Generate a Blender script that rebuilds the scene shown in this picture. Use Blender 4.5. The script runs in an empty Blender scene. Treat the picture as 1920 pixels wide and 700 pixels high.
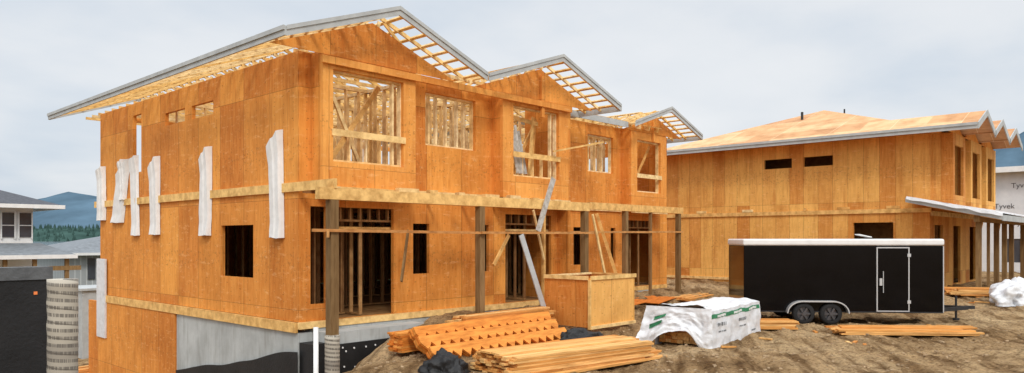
import bpy, bmesh, math, random
from mathutils import Vector, Matrix, noise
random.seed(7)
scene=bpy.context.scene
COL=scene.collection
Z=Vector((0,0,1))

# ---------------------------------------------------------------- helpers
class MB:
    def __init__(s): s.v=[]; s.f=[]
    def box(s,x0,x1,y0,y1,z0,z1):
        n=len(s.v)
        s.v+=[(x0,y0,z0),(x1,y0,z0),(x1,y1,z0),(x0,y1,z0),(x0,y0,z1),(x1,y0,z1),(x1,y1,z1),(x0,y1,z1)]
        s.f+=[(n,n+3,n+2,n+1),(n+4,n+5,n+6,n+7),(n,n+1,n+5,n+4),(n+1,n+2,n+6,n+5),(n+2,n+3,n+7,n+6),(n+3,n,n+4,n+7)]
        return s
    def beam(s,p,q,w,h,up=Z):
        p=Vector(p);q=Vector(q);d=(q-p).normalized()
        side=d.cross(Vector(up))
        if side.length<1e-4: side=d.cross(Vector((1,0,0)))
        side.normalize(); u=side.cross(d).normalized()
        a=side*(w/2);b=u*(h/2);n=len(s.v)
        s.v+=[tuple(p-a-b),tuple(q-a-b),tuple(q+a-b),tuple(p+a-b),tuple(p-a+b),tuple(q-a+b),tuple(q+a+b),tuple(p+a+b)]
        s.f+=[(n,n+3,n+2,n+1),(n+4,n+5,n+6,n+7),(n,n+1,n+5,n+4),(n+1,n+2,n+6,n+5),(n+2,n+3,n+7,n+6),(n+3,n,n+4,n+7)]
        return s
    def prism(s,pts,ext):
        ext=Vector(ext);n=len(s.v);k=len(pts)
        s.v+=[tuple(Vector(p)) for p in pts]+[tuple(Vector(p)+ext) for p in pts]
        s.f.append(tuple(range(n,n+k)));s.f.append(tuple(range(n+2*k-1,n+k-1,-1)))
        for i in range(k):
            j=(i+1)%k
            s.f.append((n+i,n+i+k,n+j+k,n+j))
        return s
    def cyl(s,p,q,r,seg=20,r2=None,caps=True):
        p=Vector(p);q=Vector(q);d=(q-p).normalized()
        a=d.cross(Z)
        if a.length<1e-4:a=Vector((1,0,0))
        a.normalize();b=d.cross(a);r2=r if r2 is None else r2;n=len(s.v)
        for c,rr in((p,r),(q,r2)):
            for i in range(seg):
                t=2*math.pi*i/seg
                s.v.append(tuple(c+a*math.cos(t)*rr+b*math.sin(t)*rr))
        for i in range(seg):
            j=(i+1)%seg
            s.f.append((n+i,n+j,n+seg+j,n+seg+i))
        if caps:
            s.f.append(tuple(range(n,n+seg)));s.f.append(tuple(range(n+2*seg-1,n+seg-1,-1)))
        return s
    def grid(s,fn,nu,nv):
        n=len(s.v)
        for i in range(nu+1):
            for j in range(nv+1):
                s.v.append(tuple(fn(i/nu,j/nv)))
        for i in range(nu):
            for j in range(nv):
                a=n+i*(nv+1)+j
                s.f.append((a,a+nv+1,a+nv+2,a+1))
        return s
    def wall(s,axis,plane,t,a0,a1,z0,z1,holes=()):
        A=sorted({a0,a1}|{min(max(h[0],a0),a1) for h in holes}|{min(max(h[1],a0),a1) for h in holes})
        C=sorted({z0,z1}|{min(max(h[2],z0),z1) for h in holes}|{min(max(h[3],z0),z1) for h in holes})
        def P(a,z,k):
            b=plane+(t if k else 0)
            return (a,b,z) if axis=='x' else (b,a,z)
        def solid(i,j):
            if i<0 or j<0 or i>=len(A)-1 or j>=len(C)-1:return False
            ca=(A[i]+A[i+1])/2;cz=(C[j]+C[j+1])/2
            return not any(h[0]<ca<h[1] and h[2]<cz<h[3] for h in holes)
        idx={}
        def V(i,j,k):
            key=(i,j,k)
            if key not in idx:
                idx[key]=len(s.v);s.v.append(P(A[i],C[j],k))
            return idx[key]
        for i in range(len(A)-1):
            for j in range(len(C)-1):
                if not solid(i,j):continue
                s.f.append((V(i,j,0),V(i+1,j,0),V(i+1,j+1,0),V(i,j+1,0)))
                s.f.append((V(i,j,1),V(i,j+1,1),V(i+1,j+1,1),V(i+1,j,1)))
                if not solid(i-1,j):s.f.append((V(i,j,0),V(i,j+1,0),V(i,j+1,1),V(i,j,1)))
                if not solid(i+1,j):s.f.append((V(i+1,j,0),V(i+1,j,1),V(i+1,j+1,1),V(i+1,j+1,0)))
                if not solid(i,j-1):s.f.append((V(i,j,0),V(i,j,1),V(i+1,j,1),V(i+1,j,0)))
                if not solid(i,j+1):s.f.append((V(i,j+1,0),V(i+1,j+1,0),V(i+1,j+1,1),V(i,j+1,1)))
        return s
    def studs(s,axis,plane,a0,a1,z0,z1,step=.41,d=.09,jit=0):
        """stud wall: plates top and bottom with studs butted between"""
        def bx(p,q,c,e):
            if axis=='x': s.box(p,q,plane,plane+d,c,e)
            else: s.box(plane,plane+d,p,q,c,e)
        bx(a0,a1,z0,z0+.04);bx(a0,a1,z1-.08,z1)
        a=a0
        while a<a1-.03:
            bx(a,a+.04,z0+.04,z1-.08);a+=step+random.uniform(-jit,jit)
        return s

def mk(name,mb,mat,parent=None,label=None,cat=None,smooth=False,kind=None,group=None,loc=None,world=True):
    me=bpy.data.meshes.new(name)
    vs=mb.v
    off=Vector((0,0,0))
    if parent is not None and world: off=Vector(parent.location)
    if loc is not None: off=Vector(loc)
    vs=[(v[0]-off.x,v[1]-off.y,v[2]-off.z) for v in vs]
    me.from_pydata(vs,[],mb.f);me.update()
    bm=bmesh.new();bm.from_mesh(me);bmesh.ops.recalc_face_normals(bm,faces=bm.faces);bm.to_mesh(me);bm.free()
    if smooth:
        for p in me.polygons:p.use_smooth=True
    me.materials.append(mat)
    o=bpy.data.objects.new(name,me);COL.objects.link(o)
    if parent is not None:o.parent=parent
    if loc is not None and parent is None:o.location=loc
    tag(o,label,cat,kind,group)
    return o
def tag(o,label=None,cat=None,kind=None,group=None):
    if label:o["label"]=label
    if cat:o["category"]=cat
    if kind:o["kind"]=kind
    if group:o["group"]=group
def root(name,loc,label,cat,group=None,rot=0):
    e=bpy.data.objects.new(name,None);COL.objects.link(e);e.location=loc;e.rotation_euler=(0,0,rot)
    e.empty_display_size=.3;tag(e,label,cat,None,group);return e

# ---------------------------------------------------------------- materials
class NT:
    def __init__(s,name):
        s.m=bpy.data.materials.new(name);s.m.use_nodes=True;s.t=s.m.node_tree;s.n=s.t.nodes;s.l=s.t.links
        s.b=s.n['Principled BSDF']
    def N(s,t,**k):
        x=s.n.new(t)
        for a,b in k.items():setattr(x,a,b)
        return x
    def put(s,sock,val):
        if isinstance(val,bpy.types.NodeSocket):s.l.new(val,sock)
        else:sock.default_value=val
    def math(s,op,a,b=0.0,c=0.0):
        x=s.N('ShaderNodeMath',operation=op);s.put(x.inputs[0],a);s.put(x.inputs[1],b);s.put(x.inputs[2],c);return x.outputs[0]
    def mix(s,f,a,b,mode='MIX'):
        x=s.N('ShaderNodeMix',data_type='RGBA',blend_type=mode)
        s.put(x.inputs[0],f);s.put(x.inputs[6],a if isinstance(a,bpy.types.NodeSocket) else (*a,1));s.put(x.inputs[7],b if isinstance(b,bpy.types.NodeSocket) else (*b,1));return x.outputs[2]
    def coord(s,k='Object'):return s.N('ShaderNodeTexCoord').outputs[k]
    def sep(s,v):
        x=s.N('ShaderNodeSeparateXYZ');s.put(x.inputs[0],v);return x.outputs
    def comb(s,a,b,c):
        x=s.N('ShaderNodeCombineXYZ');s.put(x.inputs[0],a);s.put(x.inputs[1],b);s.put(x.inputs[2],c);return x.outputs[0]
    def noise(s,vec,scale,detail=4,rough=.55):
        x=s.N('ShaderNodeTexNoise');s.put(x.inputs['Vector'],vec);x.inputs['Scale'].default_value=scale;x.inputs['Detail'].default_value=detail;x.inputs['Roughness'].default_value=rough;return x.outputs[0]
    def white(s,vec):
        x=s.N('ShaderNodeTexWhiteNoise',noise_dimensions='3D');s.put(x.inputs['Vector'],vec);return x.outputs[0]
    def ramp(s,f,stops):
        x=s.N('ShaderNodeValToRGB');s.put(x.inputs[0],f);e=x.color_ramp.elements
        while len(e)<len(stops):e.new(.5)
        for i,(p,c) in enumerate(stops):
            e[i].position=p;e[i].color=(*c,1) if len(c)==3 else c
        return x.outputs[0]
    def bump(s,h,st=.3,d=.02):
        x=s.N('ShaderNodeBump');x.inputs['Strength'].default_value=st;x.inputs['Distance'].default_value=d;s.put(x.inputs['Height'],h);s.l.new(x.outputs[0],s.b.inputs['Normal'])
    def out(s,col,rough=.8,metal=0,spec=.3):
        s.put(s.b.inputs['Base Color'],col if isinstance(col,bpy.types.NodeSocket) else (*col,1))
        s.put(s.b.inputs['Roughness'],rough);s.b.inputs['Metallic'].default_value=metal;s.b.inputs['Specular IOR Level'].default_value=spec
        return s.m

def sheathing(name,W,H,c0,c1,streak=.25,zo=0.0,var=1.0,patch=.82,seamk=.5,stain=.5):
    n=NT(name);x,y,z=n.sep(n.coord())[:3]
    sv=n.math('ADD',x,y);sv=n.math('ADD',sv,100.03)
    wob=n.math('MULTIPLY',n.noise(n.comb(n.math('MULTIPLY',sv,.3),z,0.),3,2,.5),.03)
    p=n.math('DIVIDE',n.math('ADD',sv,wob),W);pi=n.math('FLOOR',p)
    r=n.math('DIVIDE',n.math('ADD',z,10+zo),H);ri=n.math('FLOOR',r)
    w=n.white(n.comb(pi,ri,3.3))
    mid=tuple((a+b)/2 for a,b in zip(c0,c1))
    base=n.ramp(w,[(0,c0),(.5,mid),(1,c1)])
    if var<1: base=n.mix(var,mid,base)
    g=n.noise(n.comb(n.math('MULTIPLY',sv,14),n.math('MULTIPLY',z,1.6),w),1,6,.72)
    col=n.mix(n.ramp(g,[(.30,(0,0,0)),(.68,(1,1,1))]),n.mix(streak,base,(.40,.10,.014)),n.mix(.25,base,(1.0,.60,.18)))
    bl=n.noise(n.comb(sv,n.math('MULTIPLY',z,.8),0.),.7,7,.68)
    col=n.mix(1.0,col,n.ramp(bl,[(.34,(patch,patch*.93,patch*.86)),(.54,(1.0,1.0,1.0)),(.75,(1.08,1.10,1.12))]),'MULTIPLY')
    vr=n.noise(n.comb(n.math('MULTIPLY',sv,3.2),n.math('MULTIPLY',z,.22),4.),1.2,6,.7)
    col=n.mix(n.math('MULTIPLY',n.ramp(vr,[(.52,(0,0,0)),(.68,(1,1,1))]),stain),col,(.42,.12,.02))
    sc=n.noise(n.comb(n.math('MULTIPLY',sv,2.2),n.math('MULTIPLY',z,8),w),1.4,6,.75)
    col=n.mix(n.math('MULTIPLY',n.ramp(sc,[(.56,(0,0,0)),(.70,(1,1,1))]),.45),col,(.98,.62,.28))
    row=n.math('LESS_THAN',n.math('ABSOLUTE',n.math('SUBTRACT',n.math('FRACT',r),.42)),.10)
    st=n.noise(n.comb(n.math('MULTIPLY',sv,11),n.math('MULTIPLY',z,11),0.),1,3,.6)
    col=n.mix(n.math('MULTIPLY',n.math('MULTIPLY',row,n.ramp(st,[(.56,(0,0,0)),(.64,(1,1,1))])),.34),col,(.22,.09,.03))
    k=n.N('ShaderNodeTexVoronoi');n.put(k.inputs['Vector'],n.comb(n.math('MULTIPLY',sv,2.6),n.math('MULTIPLY',z,5.5),w));k.inputs['Scale'].default_value=1
    kd=n.ramp(k.outputs['Distance'],[(.05,(1,1,1)),(.11,(0,0,0))])
    col=n.mix(n.math('MULTIPLY',kd,.5),col,(.22,.07,.015))
    fx=n.math('FRACT',p);e=n.math('MINIMUM',fx,n.math('SUBTRACT',1,fx))
    sx=n.math('LESS_THAN',e,.009/W)
    fz=n.math('FRACT',r);e2=n.math('MINIMUM',fz,n.math('SUBTRACT',1,fz));sz=n.math('LESS_THAN',e2,.007/H)
    seam=n.math('MAXIMUM',sx,sz)
    col=n.mix(n.math('MULTIPLY',n.math('MULTIPLY',seam,seamk),n.ramp(g,[(.3,(1,1,1)),(.8,(.5,.5,.5))])),col,(.16,.06,.015))
    nx=n.math('LESS_THAN',n.math('ABSOLUTE',n.math('SUBTRACT',n.math('FRACT',n.math('DIVIDE',sv,.405)),.5)),.025)
    nz=n.math('LESS_THAN',n.math('ABSOLUTE',n.math('SUBTRACT',n.math('FRACT',n.math('DIVIDE',z,.2)),.5)),.06)
    col=n.mix(n.math('MULTIPLY',n.math('MULTIPLY',nx,nz),.5),col,(.14,.07,.03))
    n.bump(n.math('ADD',g,bl),.3,.01)
    return n.out(col,.75,0,.15)
M_shA=sheathing('sheathing_plywood',1.22,2.44,(.62,.180,.024),(.86,.345,.062),.28,.9,1,.78,.60,.36)
M_shB=sheathing('sheathing_striped',.61,2.9,(.54,.165,.024),(.93,.54,.15),.30,.6,1,.84,.55,.45)
M_gab=sheathing('sheathing_light',1.22,2.44,(.72,.25,.042),(.90,.40,.090),.24,.2,1,.84,.55,.30)

def wood(name,c0,c1,c2,gs=(3,3,3)):
    n=NT(name);g=n.N('ShaderNodeNewGeometry');o=n.N('ShaderNodeObjectInfo')
    r=n.math('FRACT',n.math('ADD',g.outputs['Random Per Island'],o.outputs['Random']))
    mp=n.N('ShaderNodeMapping');mp.inputs['Scale'].default_value=gs;n.put(mp.inputs[0],n.coord())
    n.put(mp.inputs['Location'],n.comb(n.math('MULTIPLY',r,37),n.math('MULTIPLY',r,11),0.))
    ns=n.noise(mp.outputs[0],1.6,5,.6)
    col=n.ramp(r,[(0,c0),(.5,c1),(1,c2)])
    col=n.mix(1,col,n.ramp(ns,[(.3,(.62,.54,.46)),(.62,(1.05,1.05,1.05))]),'MULTIPLY')
    n.bump(ns,.2,.005)
    return n.out(col,.75,0,.2)
M_lum=wood('fresh_lumber',(.74,.40,.12),(.88,.58,.22),(.93,.72,.38))
M_stud=wood('pale_stud_lumber',(.86,.58,.24),(.93,.70,.36),(.96,.80,.50))
M_truss=wood('pale_truss_lumber',(.88,.56,.18),(.94,.68,.30),(.96,.78,.44))
M_dim=wood('shaded_stud_lumber',(.26,.13,.05),(.36,.20,.08),(.46,.27,.11))  # stud lumber darkened, indoor shade put into the colour
M_pile=wood('stacked_lumber',(.56,.21,.045),(.76,.38,.11),(.88,.56,.23),(1.2,14,14))
M_stringer=wood('orange_lumber',(.60,.165,.022),(.76,.26,.042),(.84,.38,.09),(1.5,9,9))
M_post=wood('weathered_post_wood',(.20,.12,.05),(.26,.16,.07),(.31,.20,.09),(10,10,1.2))
M_rail=wood('dull_rail_board',(.50,.22,.07),(.56,.27,.09),(.62,.33,.12),(3,9,9))
M_grey=wood('weathered_grey_board',(.40,.39,.36),(.47,.46,.43),(.55,.53,.5),(6,6,6))

def simple(name,c,rough=.6,metal=0,spec=.4,var=.15,sc=2.0,bump=0,bsc=30,bd=.01):
    n=NT(name);v=n.coord();ns=n.noise(v,sc,5,.6)
    col=n.mix(n.ramp(ns,[(.3,(0,0,0)),(.7,(1,1,1))]),tuple(x*(1-var) for x in c),tuple(min(1,x*(1+var)) for x in c))
    if bump:n.bump(n.noise(v,bsc,4,.6),bump,bd)
    return n.out(col,rough,metal,spec)
M_fascia=simple('primed_fascia',(.44,.46,.46),.55,0,.3,.14,3)
M_white=simple('white_paint',(.78,.78,.77),.5,0,.4,.08,3)
M_wrap=simple('white_plastic_wrap',(.70,.71,.73),.42,0,.5,.12,4,.6,7,.04)
M_strip=simple('white_wrap_sheet',(.80,.80,.79),.55,0,.3,.08,4,.4,4,.03)
M_black=simple('black_membrane',(.012,.012,.013),.55,0,.4,.4,2,.4,18,.02)
M_trailer=simple('black_trailer_skin',(.003,.003,.004),.08,0,.20,.3,1.5,.03,1.0,.06)
M_alu=simple('aluminium_trim',(.62,.63,.64),.35,.5,.5,.06,5)
M_tyre=simple('tyre_rubber',(.02,.02,.021),.8,0,.3,.3,8)
M_rim=simple('dark_rim',(.14,.14,.15),.3,.7,.5,.2,8)
M_roofgrey=simple('grey_shingle',(.095,.10,.115),.85,0,.2,.25,6,.4,30,.02)
M_roofpale=simple('pale_grey_shingle',(.21,.23,.25),.85,0,.2,.2,3,.4,30,.02)
M_steel=simple('dark_steel',(.04,.04,.042),.5,.5,.4,.3,6)
M_glass=simple('window_glass',(.05,.06,.075),.08,0,.6,.3,1)
M_green=simple('green_print',(.03,.20,.09),.5,0,.4,.1,2)
M_ink=simple('black_ink',(.10,.10,.11),.6)
M_printgrey=simple('faded_grey_print',(.22,.23,.24),.6)
M_orange=simple('orange_tag',(.8,.22,.06),.6)
M_hill=simple('hazed_hill_forest',(.085,.14,.19),1,0,0,.3,.004)  # bluish base colour carries the distance haze
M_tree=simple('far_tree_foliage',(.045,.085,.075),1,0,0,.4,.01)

def mat_concrete():
    n=NT('concrete');v=n.coord();x,y,z=n.sep(v)[:3]
    a=n.noise(v,.8,6,.65);st=n.noise(n.comb(n.math('MULTIPLY',n.math('ADD',x,y),5),n.math('MULTIPLY',z,.8),0.),1,4,.6)
    col=n.ramp(a,[(.3,(.34,.35,.34)),(.7,(.54,.56,.55))])
    col=n.mix(n.math('MULTIPLY',n.ramp(st,[(.5,(0,0,0)),(.7,(1,1,1))]),.45),col,(.22,.21,.18))
    fz=n.math('LESS_THAN',n.math('FRACT',n.math('DIVIDE',n.math('ADD',n.math('ADD',x,y),50),.61)),.014)
    col=n.mix(n.math('MULTIPLY',fz,.45),col,(.15,.15,.15))
    n.bump(n.noise(v,25,4,.6),.3,.01)
    return n.out(col,.85,0,.2)
M_conc=mat_concrete()
def mat_dirt():
    n=NT('dirt');v=n.coord('Object')
    a=n.noise(v,.35,6,.6);b=n.noise(v,2.2,9,.72);c=n.noise(v,13,6,.75)
    x,y,z=n.sep(v)[:3]
    ru=n.noise(n.comb(n.math('ADD',n.math('MULTIPLY',x,.25),n.math('MULTIPLY',y,.2)),n.math('SUBTRACT',n.math('MULTIPLY',y,2.4),n.math('MULTIPLY',x,1.6)),0.),1.0,5,.6)
    col=n.ramp(a,[(.34,(.29,.180,.085)),(.5,(.47,.315,.165)),(.66,(.62,.45,.26))])
    col=n.mix(1,col,n.ramp(b,[(.32,(.42,.35,.28)),(.48,(.95,.94,.92)),(.70,(1.22,1.19,1.14))]),'MULTIPLY')
    col=n.mix(1,col,n.ramp(c,[(.36,(.48,.43,.38)),(.5,(1,1,1)),(.7,(1.25,1.24,1.22))]),'MULTIPLY')
    col=n.mix(1,col,n.ramp(ru,[(.38,(.52,.46,.40)),(.5,(1,1,1)),(.7,(1.15,1.15,1.15))]),'MULTIPLY')
    far=n.math('MAXIMUM',n.ramp(n.math('DIVIDE',y,100),[(.42,(0,0,0)),(.55,(1,1,1))]),n.ramp(n.math('DIVIDE',x,200),[(.3,(0,0,0)),(.4,(1,1,1))]))
    col=n.mix(far,col,(.06,.085,.035))
    n.bump(n.math('ADD',n.math('ADD',n.math('MULTIPLY',b,2.0),c),n.math('MULTIPLY',ru,2)),1,.10)
    return n.out(col,.95,0,.1)
M_dirt=mat_dirt()
def mat_deck():
    n=NT('roof_decking');x,y,z=n.sep(n.coord())[:3]
    p=n.math('DIVIDE',n.math('ADD',y,50),2.44);r=n.math('DIVIDE',n.math('ADD',x,50.3),1.16)
    w=n.white(n.comb(n.math('FLOOR',n.math('ADD',p,n.math('MULTIPLY',n.math('FLOOR',r),.5))),n.math('FLOOR',r),1.))
    col=n.ramp(w,[(0,(.54,.28,.14)),(.5,(.70,.39,.19)),(1,(.83,.53,.29))])
    b=n.noise(n.coord(),1.2,6,.65)
    col=n.mix(1,col,n.ramp(b,[(.3,(.66,.58,.5)),(.6,(1,1,1))]),'MULTIPLY')
    for q,wd in((p,.006),(r,.012)):
        f=n.math('FRACT',q);col=n.mix(n.math('MULTIPLY',n.math('LESS_THAN',f,wd*1.6),.5),col,(.9,.75,.5))
    return n.out(col,.8,0,.2)
M_deck=mat_deck()
def mat_tube():
    n=NT('printed_form_tube');v=n.coord();x,y,z=n.sep(v)[:3]
    ang=n.math('ARCTAN2',y,x)
    zz=n.math('ADD',n.math('DIVIDE',z,.085),n.math('MULTIPLY',ang,.159))
    f=n.math('FRACT',zz)
    line=n.math('LESS_THAN',n.math('ABSOLUTE',n.math('SUBTRACT',f,.5)),.24)
    d=n.noise(n.comb(n.math('MULTIPLY',ang,11),n.math('MULTIPLY',n.math('FLOOR',zz),7),0.),1.3,4,.7)
    ink=n.math('MULTIPLY',line,n.math('GREATER_THAN',d,.46))
    band=n.white(n.comb(n.math('FLOOR',n.math('DIVIDE',z,.17)),0.,0.))
    base=n.ramp(band,[(0,(.28,.25,.21)),(.5,(.42,.38,.31)),(1,(.58,.54,.46))])
    spiral=n.math('LESS_THAN',n.math('FRACT',n.math('ADD',n.math('DIVIDE',z,.17),n.math('MULTIPLY',ang,.159))),.09)
    col=n.mix(n.math('MULTIPLY',ink,.75),base,(.09,.08,.07))
    col=n.mix(n.math('MULTIPLY',spiral,.6),col,(.09,.075,.06))
    n.bump(d,.3,.01)
    return n.out(col,.7,0,.3)
M_tube=mat_tube()
def mat_ww():
    n=NT('white_house_wrap');v=n.coord();ns=n.noise(v,1.3,5,.6);col=n.ramp(ns,[(.3,(.60,.62,.65)),(.7,(.76,.77,.79))])
    n.bump(ns,.3,.03);return n.out(col,.5,0,.3)
M_ww=mat_ww()
def mat_batten():
    n=NT('board_and_batten');x,y,z=n.sep(n.coord())[:3]
    f=n.math('LESS_THAN',n.math('FRACT',n.math('DIVIDE',n.math('ADD',x,y),.4)),.16)
    return n.out(n.mix(f,(.36,.38,.39),(.56,.58,.58)),.7)
M_batten=mat_batten()
def mat_water():
    n=NT('lake_water');ns=n.noise(n.coord(),.02,4,.6);n.bump(ns,.1,.5)
    return n.out((.10,.14,.17),.12,0,.5)
M_water=mat_water()

# ---------------------------------------------------------------- terrain
def ss(a,b,x):
    t=min(1,max(0,(x-a)/(b-a)));return t*t*(3-2*t)
def T(x,y):
    b=.42*max(ss(11.2,14.3,y),ss(24,31,x))
    s=-.54*(x-7.56)+.842*(y-11.1)
    s+=.35*noise.noise(Vector((x*.5,y*.5,3)))
    p=ss(-.25,2.9,s)
    z=b*(1-p)-2.95*p
    q=.9*y-.4*x
    z-=8.5*ss(75,190,q)
    if abs(x)<60 and abs(y)<70:
        v=Vector((x,y,0))
        z+=.10*noise.noise(v*.35)+.07*noise.noise(v*1.3)+.055*noise.noise(v*3.7)+.03*noise.noise(v*9)
        z+=.07*noise.noise(Vector((x*.25+y*.2,2.4*y-1.6*x,0)))
    return z
def coords(a,b,st,outer):
    l=[a-c for c in reversed(outer)]
    k=a
    while k<b:l.append(k);k+=st
    l+= [b+c for c in outer];return l
outer=[.8,2,4,7,11,17,26,40,60,90,140,220,400,800,1600,3200,6500]
xs=coords(2,36,.14,outer);ys=coords(0,28,.14,outer)
mb=MB()
for x in xs:
    for y in ys:mb.v.append((x,y,T(x,y)))
ny=len(ys)
for i in range(len(xs)-1):
    for j in range(ny-1):
        a=i*ny+j;mb.f.append((a,a+ny,a+ny+1,a+1))
mk('ground',mb,M_dirt,kind='structure',smooth=True,label='bare sandy dirt building yard')
mb=MB();mb.v=[(-9000,120,-6),(9000,120,-6),(9000,12000,-6),(-9000,12000,-6)];mb.f=[(0,1,2,3)]
mk('lake',mb,M_water,kind='structure',label='calm grey lake')
F=Vector((.7344,.6788,0));R=Vector((.6788,-.7344,0))
def hh(u):
    pts=[(-1.8,150),(-1.0,160),(-.70,170),(-.66,205),(-.61,250),(-.56,235),(-.45,150),(0,120),(.5,180),(.64,470),(.72,600),(1.2,420),(1.8,200)]
    for (a,b),(c,d) in zip(pts,pts[1:]):
        if a<=u<=c:
            t=ss(a,c,u);return b+(d-b)*t
    return 100
def hillf(a,b):
    u=-1.7+3.4*a;D=2900+1300*b
    prof=ss(0,.75,b)*(1 if b<.75 else 1-.2*(b-.75))
    n=noise.fractal(Vector((u*14,b*4,0)),1,2,5)
    h=-10+hh(u)*prof*(1+.10*n)
    return F*D+R*(u*D)+Z*h
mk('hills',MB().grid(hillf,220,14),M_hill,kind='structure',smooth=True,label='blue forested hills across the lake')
def shore(a,b):
    u=-1.5+1.3*a;D=2300+500*b
    return F*D+R*(u*D)+Z*(-9+52*math.sin(b*math.pi*.6)*(1+.3*noise.noise(Vector((u*16,0,0)))))
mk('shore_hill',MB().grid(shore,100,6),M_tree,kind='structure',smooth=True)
mb=MB()
for i in range(1800):
    a=random.random();b=random.random()*.85
    p=shore(a,b);h=random.uniform(8,17)
    mb.cyl(p,p+Z*h,h*.28,5,.3,False)
mk('forest',mb,M_tree,kind='stuff',label='dark conifer forest along the far lake shore')

# ================================================================= HOUSE A
A=root('townhouse_row',(8.6,14.27,-2.9),'unfinished orange plywood townhouse row with open roof trusses','building')
walls=[('y',8.6,.1,14.27,26.3,.58,6.49,[(16.25,17.87,1.47,2.73),(19.97,21.25,5.58,5.93),(18.3,19.54,5.58,5.93),(22.97,23.6,4.4,6.13)]),
('x',14.27,.1,8.701,8.909,3.62,6.49),
('x',13.80,.1,8.91,11.5,3.55,6.49,[(9.17,11.13,4.1,6.12)]),
('y',8.913,.1,13.901,14.37,3.55,6.49),
('y',11.39,.1,13.901,14.269,3.55,6.49),
('x',14.27,.1,11.39,14.611,3.55,6.49,[(12.21,13.99,4.78,6.13)]),
('x',13.84,.1,14.61,17.49,3.55,6.49,[(15.04,17.03,4.15,6.13)]),
('y',14.613,.1,13.941,14.37,3.55,6.49),
('y',17.491,.1,13.84,15.6,.58,6.49),
('x',15.6,.1,17.6,22.85,3.5,6.49,[(20.8,22.36,4.78,6.1)]),
('x',15.15,.1,22.85,25.3,3.5,6.49,[(23.26,24.9,4.15,6.1)]),
('y',22.853,.1,15.251,15.7,3.5,6.49),
('y',25.19,.1,15.251,15.599,3.5,6.49),
('x',15.601,.1,25.19,26.0,3.5,6.49),
('x',14.272,.1,8.702,17.49,.58,3.4,[(8.9,9.3,.95,3.12),(9.42,11.2,.585,3.12),(11.81,12.34,1.52,2.78),(14.1,14.5,1.5,2.78),(15.17,17.2,.585,3.1)]),
('x',15.602,.1,17.6,26.0,.58,3.45,[(20.0,20.5,1.5,2.8),(22.2,22.5,1.5,2.8),(23.3,25.0,.585,3.1)]),
('y',26.001,.1,15.6,26.3,.58,6.49,[(18,19.5,4.6,5.9)]),
('x',26.301,.1,8.6,26.1,.58,6.49,[(9.2,12.3,3.7,6.35),(12.5,14.7,3.7,6.35),(14.9,17.6,3.7,6.35),(18.2,20.6,3.9,6.3),(21.2,25.2,3.7,6.35)])]
for a in walls:mk('wall',MB().wall(*a),M_gab if (a[0]=='x' and a[1] in(13.80,13.84,15.15)) else M_shA,A)
mk('basement_wall',MB().wall('y',8.56,.1,20.5,27.4,-3.2,.34),M_shA,A,'orange plywood basement wall')
def gable(xl,xp,xr,y,ze,zp,base,drop=.34,t=.05,sh=0,dropr=None):
    dropr=dropr or drop
    sl=(zp-ze)/(xp-xl);sr=(zp-ze)/(xr-xp)
    xa=xp+(drop-dropr)/(sl+sr);za=ze+(xa-xl)*sl-drop
    a=xl+(base+drop-ze)/sl+.02;b=xr-(base+dropr-ze)/sr-.02
    mk('gable_wall',MB().prism([(a,y,base),(b,y,base),(b,y,base+.01),(xa,y,za),(a,y,base+.01)],(0,t,0)),M_shA,A)
gable(7.69,10.54,13.38,13.78,6.62,7.66,6.40,.20,.018,0,.44);gable(13.42,16.45,19.35,13.82,6.62,7.66,6.40,.26,.018,0,.46)
gable(22.24,24.72,27.1,15.13,6.6,7.42,6.4,.24,.018,0,.42)
for x,y0 in((16.2,13.74),(24.3,15.05)):mk('gable_stud',MB().box(x-.06,x+.06,y0,y0+.07,5.9 if x<20 else 6.1,7.1 if x<20 else 6.9),M_gab,A)
for bx in [(8.92,11.5,13.74,13.798,3.40,3.548),(11.52,14.6,14.2,14.268,3.4,3.6),(14.62,17.5,13.77,13.836,3.40,3.548),(17.61,22.8,15.53,15.598,3.4,3.6),(22.86,25.3,15.08,15.148,3.36,3.498),
 (8.58,17.4,14.19,14.271,.43,.578),(17.6,26,15.52,15.6,.43,.578)]:
    mk('floor_band',MB().box(*bx),M_lum,A)
mk('floor_band',MB().beam((8.57,12.8,3.53),(8.57,26.8,3.53),.06,.2),M_lum,A,'pale lumber rim board running past the corner')
mk('floor_band',MB().beam((8.57,14.3,.46),(8.57,26.2,.46),.07,.22),M_lum,A)
mk('lintel',MB().box(8.85,17.5,13.70,13.778,6.20,6.36),M_gab,A,'long header board beneath the gables')
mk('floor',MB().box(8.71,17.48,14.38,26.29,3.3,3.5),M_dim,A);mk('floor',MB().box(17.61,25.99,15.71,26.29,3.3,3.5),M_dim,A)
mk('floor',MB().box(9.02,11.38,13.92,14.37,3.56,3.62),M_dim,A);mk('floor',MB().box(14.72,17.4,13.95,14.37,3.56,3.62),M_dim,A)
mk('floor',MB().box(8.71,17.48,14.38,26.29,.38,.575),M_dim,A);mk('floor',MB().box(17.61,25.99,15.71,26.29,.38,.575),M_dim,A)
for bx in[(8.6,8.95,14.27,20.49,-3.2,.345),(8.96,17.5,14.22,14.6,-3.2,.42),(17.6,26.02,15.5,15.9,-3.2,.42)]:
    mk('foundation',MB().box(*bx),M_conc,A,'grey poured concrete foundation')
mk('foundation_ledge',MB().box(9.0,11.7,13.70,14.20,-3.2,.36),M_conc,A)
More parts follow.
